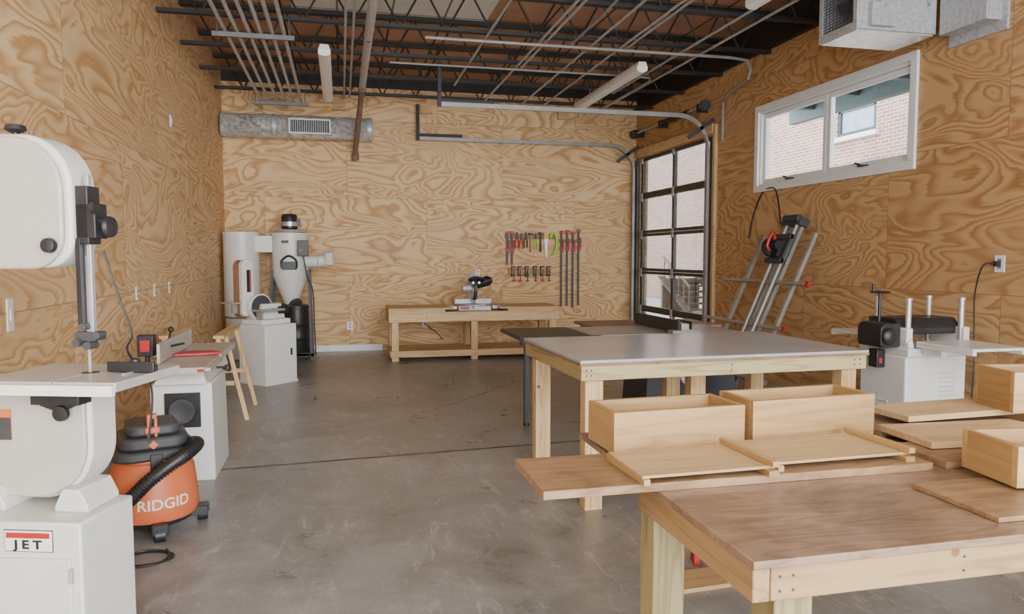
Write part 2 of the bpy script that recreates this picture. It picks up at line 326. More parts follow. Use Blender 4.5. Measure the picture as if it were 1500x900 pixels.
# ---------------------------------------------------------------- exterior
solo('ground',B().box(XR+.15,40,-20,50,-.12,-.02),paint('pavement',(.42,.41,.40),.8),'grey pavement in the alley outside','ground')
bw=thing('brick_building','red brick building across the alley','building')
BX=11.0; b0,b1,c0_,c1_=13.6,14.85,4.15,5.35
bb=B(); bb.box(BX,BX+.6,0,b0,0,9).box(BX,BX+.6,b1,45,0,9).box(BX,BX+.6,b0,b1,0,c0_).box(BX,BX+.6,b0,b1,c1_,9)
part(bw,'brick_wall',bb,brick()); part(bw,'window_frame',frame(B(),BX+.02,BX+.1,b0,b1,c0_,c1_,.09).box(BX+.02,BX+.1,b0,b1,4.7,4.77),NAVY)
part(bw,'window_pane',B().box(BX+.06,BX+.07,b0+.08,b1-.08,c0_+.08,c1_-.08),paint('painted_sky_glass',(.25,.33,.38),.1)); part(bw,'sill',B().box(BX-.1,BX+.05,b0-.1,b1+.1,c0_-.1,c0_),CREAMY)  # opaque pane: the sky's reflection is painted in as a blue-grey colour
cn=thing('alley_canopy','grey-green painted canopy roof with beams over the alley','canopy')
part(cn,'roof',B().box(XR+.15,8.7,2.0,13.0,4.35,4.45),TEAL)
b=B()
for k in range(9): b.box(XR+.2,8.7,2.6+k*1.2,2.75+k*1.2,4.2,4.35)
b.box(8.55,8.7,2,13,4.05,4.35); part(cn,'beam',b,TEAL)
part(cn,'post',B().box(8.55,8.7,2.0,2.15,-.02,4.05).box(8.55,8.7,4.3,4.45,-.02,4.05),TEAL)
st=thing('outdoor_staircase','dark metal stairs with railing beside brick wall','stairs',(8.6,17.2,-.02))
b=B()
for k in range(6): b.box(0,1.1,k*.28,k*.28+.28,k*.14+.12,k*.14+.16)
part(st,'steps',b,JO); part(st,'stringer',B().beam((0,0,.1),(0,1.7,.95),.2,.05).beam((1.1,0,.1),(1.1,1.7,.95),.2,.05).box(0,1.1,1.6,1.7,0,.9),JO)
b=B()
for k in range(6): b.cyl((0,k*.3,k*.14),(0,k*.3,k*.14+.75),.018,n=8)
b.beam((0,0,.75),(0,1.6,1.5),.04,.04); part(st,'railing',b,DARK)
# ---------------------------------------------------------------- ceiling steel
JY=[11.2-1.11*k for k in range(9)]
j=thing('steel_joist','black open-web steel bar joist under the roof deck','joist',(0,0,0),group='steel roof joists')
part(j,'top_chord',B().box(XL+.005,XR-.01,-.05,-.008,4.27,4.315).box(XL+.005,XR-.01,.008,.05,4.27,4.315),JO)
part(j,'bottom_chord',B().box(XL+.005,XR-.01,-.04,-.008,3.85,3.885).box(XL+.005,XR-.01,.008,.04,3.85,3.885),JO)
b=B(); n=26; st_=(XR-XL-.3)/n
for k in range(n):
    x=XL+.15+k*st_; a=(x,0,3.86 if k%2 else 4.29); c=(x+st_,0,4.29 if k%2 else 3.86); b.cyl(a,c,.011,n=8)
part(j,'web',b,JO)
j.location=(0,JY[0],0)
for y in JY[1:]: copyt(j,(0,y,0))
G='electrical conduits under the ceiling'
def conduit(pts,r=.013,mat=PIPE,label='thin galvanised electrical conduit under the joists',nm='conduit',cat='pipe',g=G):
    return solo(nm,B().tube(pts,r,8),mat,label,cat,group=g)
for k in range(6): conduit([(-1.08+k*.112,3.0,3.72),(-1.08+k*.112,11.35-.02*k,3.72)],.02,GALV)
for y in (7.87,11.2): solo('strut_channel',B().box(-1.2,-.42,y-.02,y+.02,3.655,3.70).cyl((-1.15,y-.02,3.69),(-1.15,y-.02,3.849),.006,n=6).cyl((-.47,y-.02,3.69),(-.47,y-.02,3.849),.006,n=6),STRUT,'short galvanised strut channel carrying conduits','bracket',group='conduit struts')
ZY=3.836
for x in (.08,.16): conduit([(x,3,ZY),(x,11.3,ZY)],.014,GALV)
for x,a,c in ((2.15,3,11.25),(2.22,3,9.2),(2.75,3,11.25),(1.55,4,10.2),(3.1,3,11.3),(3.17,3,8.0),(3.85,3,10.2),(4.1,6,11.3)): conduit([(x,a,ZY),(x,c,ZY)],.014,GALV)
conduit([(2.5,3,ZY),(2.5,6.6,ZY),(2.48,6.9,3.80),(2.48,7.85,3.80)])
conduit([(.9,7.95,3.80),(4.45,7.95,3.80),(4.68,7.98,3.79),(4.74,8.0,3.70),(4.74,8.05,3.6),(4.83,8.7,3.55),(4.885,8.9,3.5),(4.885,8.9,3.0)],.018,PIPE,'grey conduit crossing the joists then bending down wall')
conduit([(.6,9.05,3.80),(3.8,9.05,3.80),(3.95,9.1,3.80),(4.0,9.25,3.80),(4.0,11.2,3.80)],.013,PIPE,'grey conduit with an elbow under the joists')
pp=thing('sprinkler_pipe','grey steel pipe with rusty lower end under ceiling','pipe')
part(pp,'pipe_run',B().tube([(.31,2.5,3.74),(.31,10.3,3.74)],.045,14).cyl((.31,6.0,3.74),(.31,6.1,3.74),.056),GPIPE)
part(pp,'pipe_drop',B().tube([(.31,10.3,3.74),(.31,10.5,3.72),(.24,11.6,3.12),(.24,11.7,3.02)],.04,14).cyl((.31,10.2,3.74),(.31,10.36,3.74),.056).cyl((.24,11.68,3.06),(.24,11.72,2.98),.055),RUST,label='rusty brown pipe drop')
for y in JY[1:7:2]: part(pp,'hanger',B().tube([(.26,y,3.855),(.255,y,3.74),(.31,y,3.685),(.365,y,3.74),(.36,y,3.855)],.006,6),JO)
for (x,y0,y1) in ((-.14,8.3,10.75),(3.46,8.2,10.65),(3.52,3.6,5.95)):
    t=thing('fluorescent_light','long white fluorescent strip light hung under the joists','light fixture',(x,y0,3.66),group='fluorescent lights')
    L=y1-y0; part(t,'housing',B().prism([(-.06,.05),(.06,.05),(.045,.10),(-.045,.10)],'y',0,L),TRIMW,.003)
    part(t,'diffuser',B().prism([(-.065,.0),(-.03,-.02),(.03,-.02),(.065,0),(.065,.05),(-.065,.05)],'y',.005,L-.005),TUBE)
    for y in JY:
        if y0+.1<y<y1-.1: part(t,'hanger_rod',B().cyl((0,y-y0-.02,.1),(0,y-y0-.02,.195),.005,n=6),GALV)
for x,z in ((.0,3.90),(1.35,3.90),(3.6,3.9)): solo('wood_block',B().box(x-.09,x+.09,YB-.06,YB,z-.16,z),PX,'short pine block fixed at top of the wall','wood block',.003,'wood blocks on the wall')
d=thing('air_duct','round foil-wrapped air duct along the wall','duct',(0,11.62,3.42))
part(d,'duct_body',B().lathe([(.165,XL+.02),(.175,XL+.1),(.168,-1.3),(.176,-1.1),(.17,-.8),(.178,-.4),(.168,-.1),(.174,.1),(.168,.25),(.172,.5),(.15,.5)],n=36,axis='x'),FOIL)
part(d,'duct_seam',B().lathe([(.176,-.95),(.182,-.95),(.182,-.9),(.176,-.9)],axis='x').lathe([(.176,.42),(.182,.42),(.182,.48),(.176,.48)],axis='x'),GALV)
b=B(); b.box(-.72,-.12,-.20,-.17,-.12,-.10).box(-.72,-.12,-.20,-.17,.08,.10).box(-.72,-.70,-.20,-.17,-.1,.08).box(-.14,-.12,-.20,-.17,-.1,.08); part(d,'grille_frame',b,TRIMW,.002)
b=B(); b.box(-.70,-.14,-.178,-.172,-.1,.08); part(d,'grille_back',b,BLACK)
b=B(); [b.box(-.69+k*.032,-.684+k*.032,-.190,-.180,-.1,.08) for k in range(17)]; part(d,'grille_slats',b,GALV)
ht=thing('unit_heater','galvanised box unit heater hung from ceiling','heater',(4.0,5.20,3.3))
H=.53
b=B(); b.box(0,.74,0,.02,0,H).box(0,.74,.46,.48,0,H).box(.72,.74,.02,.46,0,H).box(0,.72,.02,.46,H-.02,H).box(0,.02,.02,.46,0,.06).box(0,.02,.02,.46,H-.06,H-.02).box(0,.02,.02,.05,.06,H-.06).box(0,.02,.43,.46,.06,H-.06); part(ht,'casing',b,GALV,.002)
part(ht,'bottom_panel',B().box(.01,.73,.02,.46,-.012,0),paint('bare_aluminium',(.75,.76,.76),.25,.6))
b=B(); [b.box(.004,.008,.05,.43,.07+k*.024,.075+k*.024) for k in range(17)]; [b.box(.002,.004,.07+k*.045,.074+k*.045,.06,H-.06) for k in range(8)]; part(ht,'grille',b,DARK)
part(ht,'fan',B().cyl((.12,.24,.27),(.2,.24,.27),.04).ob((.14,.24,.36),(.02,.1,.14),(0,0,30)).ob((.14,.24,.18),(.02,.1,.14),(0,0,-30)).ob((.14,.15,.27),(.02,.14,.1),(0,30,0)).ob((.14,.33,.27),(.02,.14,.1),(0,-30,0)),DARK)
part(ht,'junction_box',B().box(.1,.32,-.05,0,.02,.2).cyl((.2,-.03,.2),(.2,-.03,.5),.01,n=8),GALV,.002)
for x in (.1,.65): part(ht,'hanger_rod',B().cyl((x,.43,H),(x,.43,.548),.007,n=8),STEEL)
text(ht,'lettering','REZNOR',.045,Tr((.66,-.001,.30))@Matrix.Rotation(math.radians(90),4,'Y'),DARK)
vd=thing('vent_duct','galvanised wall duct with riveted flange and hood','duct',(4.745,4.72,3.2))
part(vd,'duct_box',B().box(0,.14,.0,.45,.08,.6),GALV,.002); part(vd,'flange',B().box(.14,.164,-.05,.5,.0,.65),GALV,.002)
b=B(); [b.cyl((.137,-.03+k*.1,.03),(.141,-.03+k*.1,.03),.007,n=8) for k in range(6)]; part(vd,'rivets',b,STEEL)
solo('cable_conduit',B().tube(spl([(4.892,3.95,3.9),(4.892,4.0,3.4),(4.892,4.15,3.0),(4.892,4.12,2.4),(4.892,4.12,0.0)]),.012),PIPE,'thin grey conduit running down the plywood wall','pipe')
# ---------------------------------------------------------------- outlets
def outlet(loc,axis,label,h_=.115,w_=.07,sw=False,g='wall plates'):
    rz={'back':0,'left':90,'right':-90}[axis]
    t=thing('wall_outlet' if not sw else 'wall_switch',label,'outlet' if not sw else 'switch',loc,rz,g)
    part(t,'cover_plate',B().box(-w_/2,w_/2,-.008,-.0005,-h_/2,h_/2),TRIMW,.002)
    b=B()
    if sw: b.box(-.012,.012,-.014,-.008,-.03,.03)
    else: b.box(-.017,.017,-.010,-.008,.01,.038).box(-.017,.017,-.010,-.008,-.038,-.01)
    part(t,'socket' if not sw else 'rocker',b,CREAMY if sw else PIPE,.001); return t
for y in (6.83,7.45,8.06): outlet((XL,y,1.18),'left','white outlet plate on the plywood wall')
outlet((XL,4.35,1.19),'left','tall white switch plate on plywood wall',.17,.075,True)
outlet((XL,8.36,2.89),'left','small white sensor plate high on the plywood wall',.12,.1,True)
outlet((.12,YB,.40),'back','low white outlet plate on the plywood wall',.13,.09); outlet((2.17,YB,1.22),'back','white outlet plate above the mitre saw bench',.12,.08)
outlet((1.3,YB,.42),'back','white outlet plate below the mitre saw bench top',.12,.08)
outlet((XR,4.66,1.44),'right','white outlet with black plug beside planer',.13,.09)
c=thing('extension_cord','black power cord plugged into wall outlet','cord')
part(c,'plug',B().ob((XR-.03,4.66,1.44),(.04,.035,.04)),BLACK,.004)
part(c,'cable',B().tube(spl([(XR-.05,4.66,1.44),(XR-.12,4.70,1.42),(XR-.10,4.78,1.2),(XR-.07,4.80,.9),(XR-.09,4.77,.5),(XR-.12,4.8,.02)]),.006,8),BLACK)
# ---------------------------------------------------------------- bandsaw
s=thing('band_saw','cream upright band saw on a cabinet stand','band saw',(-.85,2.63,0),-17)
def rbox(x0,x1,y0,y1,z0,z1,r,n=8): return B().prism(rr(x0,x1,z0,z1,r,n),'y',y0,y1)
part(s,'stand',B().box(-.46,0,0,.30,.03,.62).box(-.45,-.01,.01,.29,0,.03),SAWW,.008)
dr=part(s,'door',B().box(-.44,-.035,-.008,-.0005,.06,.50),SAWW,.003)
part(dr,'hinge',B().cyl((-.03,-.012,.42),(-.03,-.012,.47),.006,n=8),STEEL); part(dr,'hinge',B().cyl((-.03,-.012,.12),(-.03,-.012,.17),.006,n=8),STEEL)
lp=part(s,'label_plate',B().box(-.262,-.098,-.004,-.0005,.523,.592),CREAMY,.001); part(lp,'border',B().prism([(-.265,.520),(-.095,.520),(-.095,.595),(-.265,.595)],'y',-.0015,-.0003),DARK)
part(lp,'stripe',B().box(-.255,-.105,-.0055,-.004,.568,.586),RED); text(lp,'lettering','J E T',.040,Tr((-.18,-.0055,.545)),BLACK,.001,None,1.25,.0012)
hx=-.05
part(s,'lower_wheel_housing',rbox(-.52,hx,.15,.30,.65,1.04,(.14,.19,.03,.03),12),SAWW,.012)
part(s,'lower_cover',rbox(-.51,hx-.012,.132,.149,.66,1.03,(.13,.18,.03,.03),12),CREAM,.006)
for x in (-.10,-.40): part(s,'base_foot',B().prism([(x+.06,.62),(x+.06,.64),(x+.03,.70),(x-.03,.70),(x-.06,.64),(x-.06,.62)],'y',.10,.28).cyl((x+.03,.12,.62),(x+.03,.12,.66),.012,n=6),SAWW,.004)
ux=-.035
M_=lambda x:x+ux
part(s,'upper_wheel_housing',rbox(-.55,M_(-.055),.15,.29,1.46,1.915,(.08,.10,.18,.16),12),SAWW,.012)
part(s,'upper_cover',rbox(-.54,M_(-.075),.128,.149,1.455,1.905,(.08,.12,.18,.16),12),CREAM,.008)
part(s,'column',B().prism([(-.66,.64),(-.52,.64),(-.52,1.06),(-.55,1.15),(-.55,1.40),(-.49,1.52),(-.66,1.62)],'y',.16,.28),SAWW,.01)
part(s,'wheel_knob',B().lathe([(.01,0),(.024,.005),(.026,.02),(.018,.035),(.004,.036)],(M_(-.108),.09,1.535),axis='y').cyl((M_(-.108),.12,1.535),(M_(-.108),.15,1.535),.006),BLACK)
part(s,'tension_knob',B().lathe([(.02,0),(.035,.01),(.03,.025),(.008,.03)],(-.33,.22,1.93)).cyl((-.33,.22,1.9),(-.33,.22,1.94),.012),BLACK)
def sh(b): b.v=[(v[0]+ux,v[1],v[2]) for v in b.v]; return b
gp=part(s,'guide_post',sh(B().box(-.034,-.018,.19,.21,1.22,1.78)),STEEL,.002)
part(gp,'post_bracket',sh(B().box(-.055,.015,.17,.24,1.56,1.68).box(-.055,-.01,.17,.24,1.54,1.74).cyl((.01,.2,1.62),(.04,.2,1.62),.012)),BLACK,.004)
part(gp,'bracket_knob',sh(B().lathe([(.008,0),(.034,.003),(.038,.012),(.034,.022),(.008,.03)],(.035,.20,1.60),n=20,axis='x').lathe([(.008,0),(.02,.003),(.02,.02),(.004,.024)],(.008,.16,1.665),axis='x')),BLACK)
part(gp,'guard',sh(B().box(-.058,-.040,.165,.19,1.26,1.56)),BLACK,.001)
part(gp,'blade_guide',sh(B().box(-.075,.0,.17,.23,1.205,1.235).cyl((-.06,.15,1.2),(-.06,.2,1.2),.014).cyl((-.02,.15,1.19),(-.02,.2,1.19),.014).cyl((-.04,.16,1.255),(-.04,.2,1.255),.012).cyl((0.01,.16,1.225),(0.01,.2,1.225),.012)),DARK)
part(s,'blade',sh(B().box(-.047,-.036,.196,.197,1.0,1.5)),STEEL)
tb=part(s,'table',B().box(-.36,-.082,0,.40,1.058,1.09).box(-.077,.14,.0,.40,1.058,1.09).box(-.082,-.077,.2,.4,1.058,1.09),BED,.003)
part(tb,'table_insert',B().lathe([(.001,0),(.03,0),(.03,.0015),(.001,.0015)],(-.078,.2,1.0895)),BLACK)
part(tb,'fence_rail',B().box(-.36,.14,-.025,-.003,1.048,1.083),CREAMY,.002)
part(s,'trunnion',B().box(-.20,-.03,.06,.13,1.0,1.057).prism([(-.2,1.057),(-.2,.99),(-.13,.965),(-.05,1.0),(-.02,1.057)],'y',.1,.14).cyl((-.03,.12,1.03),(.02,.12,1.03),.01),BLACK,.003)
part(s,'tilt_knob',B().lathe([(.01,0),(.026,.004),(.028,.018),(.01,.026)],(-.12,.085,.965),axis='y'),BLACK)
part(s,'warning_label',B().box(-.435,-.325,.1305,.1318,.86,.97),ORANGE); part(s,'label_text_block',B().box(-.433,-.327,.1300,.1304,.862,.94),DARK)
part(s,'cord',B().tube(spl([(-.04,.24,1.52),(.0,.26,1.35),(.03,.28,1.22),(.0,.3,1.15),(.02,.41,1.0),(.03,.36,.8)]),.004,8),BLACK)
mg=thing('mitre_gauge','black mitre gauge resting on the saw table','mitre gauge',(-.72,2.80,1.09),-17)
part(mg,'head',B().prism([(.085*math.cos(a),.07*math.sin(a)) for a in [math.pi*k/14 for k in range(15)]],'z',.006,.025).box(-.085,.085,-.012,0,.004,.04),BLACK,.003)
part(mg,'bar',B().box(-.009,.009,-.05,.12,.0005,.006),STEEL); part(mg,'knob',B().lathe([(.012,0),(.018,.01),(.016,.02),(.005,.024)],(0,.02,.025)),BLACK)
# ---------------------------------------------------------------- shop vac
v=thing('shop_vacuum','orange and grey wet dry vacuum with black hose','vacuum',(-1.025,4.33,0),18)
part(v,'drum',B().lathe([(.18,.08),(.215,.09),(.228,.12),(.226,.20),(.210,.34),(.190,.40),(.206,.41),(.206,.43),(.17,.43)],n=40),ORANGE)
text(v,'lettering','RIDGID',.078,Tr((0,0,.19))@Matrix.Rotation(math.radians(8),4,'Z'),CREAMY,.002,.2265,1.05,.0012)
hd=part(v,'motor_head',B().prism(rr(-.21,.21,-.21,.21,(.11,.11,.11,.11)),'z',.42,.475).prism(rr(-.17,.17,-.18,.18,(.08,.08,.08,.08)),'z',.475,.54).prism(rr(-.13,.13,-.14,.14,(.06,.06,.06,.06)),'z',.54,.60),DARK,.015)
part(hd,'lid_latch',B().box(-.03,.03,-.222,-.203,.38,.46),BLACK,.003); part(hd,'emblem',B().ob((-.01,-.182,.505),(.035,.01,.035),(0,45,0)),ORANGE,.002)
part(hd,'handle',B().box(-.035,-.02,-.145,-.11,.50,.65).box(.0,.015,-.145,-.11,.50,.65).box(-.035,.015,-.145,-.11,.635,.66).box(-.045,.025,-.15,-.10,.56,.59),ORANGE,.004)
part(v,'base',B().lathe([(.15,.05),(.19,.06),(.20,.085),(.15,.10)],n=32).ob((.19,.0,.065),(.16,.08,.05)).ob((-.17,0,.065),(.16,.08,.05)).ob((0,-.19,.065),(.08,.16,.05)).ob((0,.17,.065),(.08,.16,.05)),BLACK,.004)
for a in (0,90,180,270):
    x,y=.245*math.cos(math.radians(a)),.245*math.sin(math.radians(a))
    part(v,'caster',B().cyl((x-.024,y,.038),(x+.024,y,.038),.038).ob((x,y,.075),(.07,.06,.04)),BLACK)
hp=spl([(.17,-.10,.47),(.20,-.20,.49),(.14,-.27,.46),(.05,-.29,.41),(-.05,-.285,.34),(-.13,-.27,.26),(-.21,-.25,.20),(-.29,-.20,.20),(-.34,-.10,.26)],14)
hb=B().tube(hp,.032,14)
for k in range(1,len(hp)-1,2):
    dd=(hp[k+1]-hp[k-1]).normalized(); hb.cyl(hp[k]-dd*.004,hp[k]+dd*.004,.038,n=14)
part(v,'hose',hb,BLACK)
solo('coiled_cable',B().tube(spl([(.12*math.cos(a*.9)*(1+.1*math.sin(a*3)),.1*math.sin(a*.9),.005+.0012*a) for a in range(16)],5),.005,6),BLACK,'black cable coiled on the concrete floor','cable',loc=(-.96,3.85,0))
# ---------------------------------------------------------------- jointer
s=thing('jointer','white jointer machine on enclosed stand with dust port','jointer',(-1.04,5.17,0))
part(s,'stand',B().prism([(-.19,0),(.20,0),(.19,.66),(-.19,.66)],'y',0,.60),WHITE,.01)
dp=part(s,'dust_port',B().box(-.10,.12,-.02,-.001,.37,.60),BLACK,.004); part(dp,'port_collar',B().lathe([(.05,0),(.085,0),(.08,-.035),(.06,-.035),(.05,-.03)],(.01,-.02,.485),axis='y'),DARK)
part(s,'base_casting',B().prism([(-.16,.66),(.17,.66),(.15,.73),(.18,.755),(-.14,.755),(-.12,.72)],'y',-.05,.9),WHITE,.006)
part(s,'infeed_table',B().box(-.14,.19,-.25,.36,.757,.80).box(.17,.22,-.2,.3,.765,.79),BED,.003); part(s,'outfeed_table',B().box(-.14,.19,.43,1.15,.757,.80),BED,.003)
part(s,'cutter_head',B().cyl((-.12,.395,.765),(.17,.395,.765),.03),STEEL)
part(s,'fence',B().box(-.13,-.11,-.05,1.0,.803,.93).box(-.24,-.13,.3,.42,.80,.84),BED,.003)
part(s,'cutter_guard',B().prism([(-.1,.3),(.1,.32),(.2,.38),(.12,.47),(-.08,.46)],'z',.803,.822),RED,.003)
part(s,'adjust_handle',B().cyl((.2,.15,.74),(.27,.15,.74),.008).lathe([(.004,0),(.018,.006),(.018,.03),(.004,.036)],(.27,.15,.72)),BLACK)
sw=part(s,'switch_box',B().box(-.27,-.17,.05,.14,.84,.98).cyl((-.22,.1,.7),(-.22,.1,.84),.015),BLACK,.005); part(sw,'paddle',B().box(-.25,-.19,.035,.05,.87,.95),RED,.004)
part(s,'fence_lock',B().cyl((-.18,.45,.84),(-.14,.43,.97),.007).ball((-.14,.43,.98),.02).cyl((-.2,.3,.86),(-.02,.25,.9),.008),BLACK)
part(s,'bed_scale',B().box(.15,.191,-.256,-.251,.77,.79),RED)
part(s,'pedestal_handle',B().tube(spl([(.2,.4,.70),(.24,.4,.68),(.24,.5,.68),(.2,.5,.70)]),.008),BLACK)
def sawhorse(loc,rz,label,sp=.2,L=1.1):
    t=thing('sawhorse',label,'sawhorse',loc,rz,'wooden sawhorses')
    part(t,'top_beam',B().box(-.045,.045,-L/2,L/2,.77,.80).box(-.02,.02,-L/2,L/2,.70,.77),PY,.003)
    for sx in (-1,1):
        for sy in (-1,1): part(t,'leg',B().beam((sx*.03,sy*(L/2-.22),.77),(sx*sp,sy*(L/2-.2),.0),.038,.025),PZ,.002)
    for sy in (-1,1): part(t,'brace',B().box(-sp*.5,sp*.5,sy*(L/2-.17)-.01,sy*(L/2-.17)+.01,.33,.37),PX,.002)
    return t
sawhorse((-1.06,7.40,0),0,'light pine sawhorse standing by the plywood wall'); sawhorse((-1.52,7.45,0),0,'light pine sawhorse pushed against the plywood wall',.11,1.0)
# ---------------------------------------------------------------- belt disc sander
s=thing('belt_disc_sander','white belt and disc sander on cabinet stand','sander',(-.86,9.13,0),45)
part(s,'stand',B().box(-.23,.23,-.23,.23,.02,.70).box(-.24,.24,-.24,.24,.0,.03),WHITE,.006)
dd=part(s,'door',B().box(-.19,.19,-.238,-.2305,.08,.58),WHITE,.003); part(dd,'handle',B().box(.13,.15,-.25,-.238,.33,.41),BLACK)
part(s,'base_casting',B().box(-.21,.21,-.16,.2,.70,.76).prism([(-.18,.76),(.2,.76),(.14,.94),(-.12,.94)],'y',-.08,.16),WHITE,.008)
part(s,'motor',B().cyl((.04,.02,.84),(.27,.02,.84),.085,n=28).ob((.14,-.09,.86),(.1,.05,.09)),BLACK,.004)
dg=part(s,'disc_guard',B().lathe([(.02,0),(.155,0),(.16,.01),(.16,.05),(.02,.05)],(-.10,-.02,.90),n=40,axis='y'),WHITE); part(dg,'sanding_disc',B().lathe([(.001,-.004),(.14,-.004),(.14,0.0),(.001,.0)],(-.10,-.022,.90),n=40,axis='y'),DARK)
part(s,'disc_table',B().box(-.26,.08,-.22,-.035,.86,.885).box(-.2,-.18,-.15,-.05,.76,.86),IRON,.003)
bf=part(s,'belt_frame',B().prism(rr(-.30,-.16,.80,1.44,(.05,.05,.065,.065)),'y',.06,.22),WHITE,.006)
part(bf,'sanding_belt',B().prism(rr(-.312,-.148,.788,1.452,(.06,.06,.08,.08)),'y',.10,.20),TAN); part(bf,'belt_cover',B().prism(rr(-.31,-.15,.98,1.46,(.01,.01,.075,.075)),'y',.04,.10),WHITE,.004)
part(bf,'side_stripe',B().box(-.25,-.21,.036,.0395,1.08,1.34),BLACK); part(bf,'red_stripe',B().box(-.205,-.19,.036,.0395,1.08,1.34),RED)
part(s,'belt_table',B().box(-.46,-.32,.04,.24,.95,.97).box(-.4,-.34,.1,.14,.84,.95),IRON,.003)
part(s,'dust_pipe',B().tube(spl([(-.05,.18,.84),(.02,.28,.84),(.05,.33,.7),(.05,.34,.5)]),.045,14),DARK)
# ---------------------------------------------------------------- cyclone
s=thing('cyclone_dust_collector','white cyclone dust collector with black drum and filter','dust collector',(-.72,11.2,0))
part(s,'cyclone_body',B().lathe([(.09,.80),(.10,.82),(.25,1.22),(.25,1.80),(.27,1.80),(.27,1.83),(.2,1.84)],n=40),WHITE)
part(s,'blower_housing',B().lathe([(.24,1.845),(.24,1.86),(.17,1.87),(.16,1.88)],n=36),CREAM)
part(s,'motor',B().lathe([(.10,1.885),(.115,1.90),(.115,2.06),(.095,2.10),(.03,2.11)],n=24).ob((.12,0,1.99),(.06,.1,.1)),BLACK)
part(s,'motor_band',B().lathe([(.117,1.93),(.12,1.93),(.12,1.99),(.117,1.99)],n=24),STEEL)
part(s,'filter_canister',B().lathe([(.22,.62),(.25,.63),(.25,1.80),(.262,1.80),(.262,1.84),(.2,1.85),(.1,1.86)],(-.68,.1,0),n=40),WHITE)
part(s,'filter_bin',B().lathe([(.2,.0),(.24,.02),(.24,.6),(.2,.61)],(-.68,.1,0),n=36),paint('dust_bag',(.65,.62,.55),.7))
part(s,'filter_duct',B().box(-.5,-.2,-.05,.18,1.55,1.79),WHITE,.01)
part(s,'inlet_duct',B().cyl((.2,-.15,1.42),(.40,-.17,1.42),.085,n=24).tube(spl([(.40,-.17,1.42),(.48,-.17,1.43),(.55,-.2,1.46)]),.085,20).cyl((.55,-.2,1.39),(.55,-.25,1.56),.07,n=20).cyl((.40,-.17,1.42),(.42,-.17,1.42),.09,n=24),WHITE)
part(s,'control_box',B().box(.12,.27,-.33,-.24,1.50,1.72),BLACK,.005,'black starter box'); part(s,'red_button',B().box(.15,.18,-.335,-.33,1.56,1.60),RED)
part(s,'warning_label',B().box(-.10,.0,-.262,-.25,1.68,1.72),DARK)
part(s,'inspection_hatch',B().tube(spl([(-.10,-.258,1.32),(-.10,-.265,1.43),(.0,-.275,1.5),(.1,-.265,1.43),(.10,-.258,1.32)]),.015).box(-.1,.1,-.262,-.25,1.30,1.42),BLACK)
part(s,'collection_drum',B().lathe([(.175,.10),(.18,.11),(.18,.3),(.186,.31),(.18,.32),(.18,.5),(.186,.51),(.18,.52),(.18,.74),(.19,.745),(.19,.78),(.10,.80)],(.08,-.08,0),n=36),BLACK)
b=B(); [b.beam((x,y,.0),(x*.9,y,1.3),.035,.035) for x in (-.27,.29) for y in (-.22,.24)]; b.box(-.29,.31,-.24,-.21,.05,.09).box(-.29,.31,.22,.25,.05,.09).box(-.31,-.27,-.24,.25,.05,.09).box(.27,.31,-.24,.25,.05,.09); part(s,'support_frame',b,DARK)
b=B(); [b.cyl((x-.015,y,.03),(x+.015,y,.03),.03,n=14) for x in (-.05,.21) for y in (-.2,.05)]; b.box(-.1,.26,-.24,.1,.06,.1); part(s,'drum_dolly',b,BLACK)
part(s,'flex_hose',B().tube(spl([(0,0,.84),(.05,-.04,.82),(.08,-.08,.79)]),.09,18),DARK); part(s,'cable',B().tube(spl([(.2,-.33,1.5),(.25,-.34,1.2),(.32,-.3,1.0),(.33,-.2,.5),(.34,-.1,.05)]),.008,8),BLACK)
# ---------------------------------------------------------------- mitre bench
s=thing('mitre_saw_bench','long low pine workbench with lower shelf','workbench',(.64,10.45,0))
L,D=2.50,.78
b=B().box(0,L,0,.04,.56,.68).box(0,L,D-.04,D,.56,.68); part(s,'frame_rail',b,PX,.003); b=B(); [b.box(x,x+.04,.04,D-.04,.56,.68) for x in (0,.9,1.7,L-.04)]; part(s,'cross_rail',b,PY,.003)
part(s,'worktop',B().box(0,.92,0,D,.735,.76),PX,.002); part(s,'worktop',B().box(1.60,L,0,D,.735,.76),PX,.002); part(s,'saw_deck',B().box(.80,1.72,0,D,.68,.70),PX,.002)
for a,c in ((0,.80),(1.72,L)): part(s,'fascia',B().box(a,c,-.001,.03,.68,.735).box(a,a+.03,.03,D,.68,.735).box(c-.03,c,.03,D,.68,.735),PX,.002)
for x in (.04,1.18,L-.14):
    for y in (.04,D-.14): part(s,'leg',B().box(x,x+.10,y,y+.09,0,.56),PZ,.003)
part(s,'shelf',B().box(.0,L,.03,D-.03,.13,.15).box(.02,L-.02,.0,.03,.06,.15).box(.02,L-.02,D-.03,D,.06,.15),PX,.002)
s=thing('mitre_saw','silver and black sliding mitre saw on bench','mitre saw',(1.90,10.74,.702)); s.scale=(1.1,1.1,1.08)
part(s,'base',B().box(-.22,.22,-.12,.15,.0,.06).lathe([(.17,.06),(.17,.085),(.01,.085)],(0,-.02,0)).box(-.03,.03,-.22,-.1,.03,.07),GALV,.004); part(s,'base_label',B().box(-.2,-.08,-.125,-.121,.015,.05),RED)
part(s,'fence',B().box(-.25,-.03,.03,.05,.085,.15),GALV,.003); part(s,'fence',B().box(.03,.25,.03,.05,.085,.15),GALV,.003)
part(s,'arm',B().prism([(-.02,.08),(.08,.08),(.14,.26),(.08,.46),(0,.48),(.05,.26)],'x',-.05,.05,Tr((0,.1,0))),GALV,.004)
part(s,'slide_rails',B().cyl((-.04,-.22,.38),(-.04,.2,.38),.016).cyl((.04,-.22,.38),(.04,.2,.38),.016),STEEL)
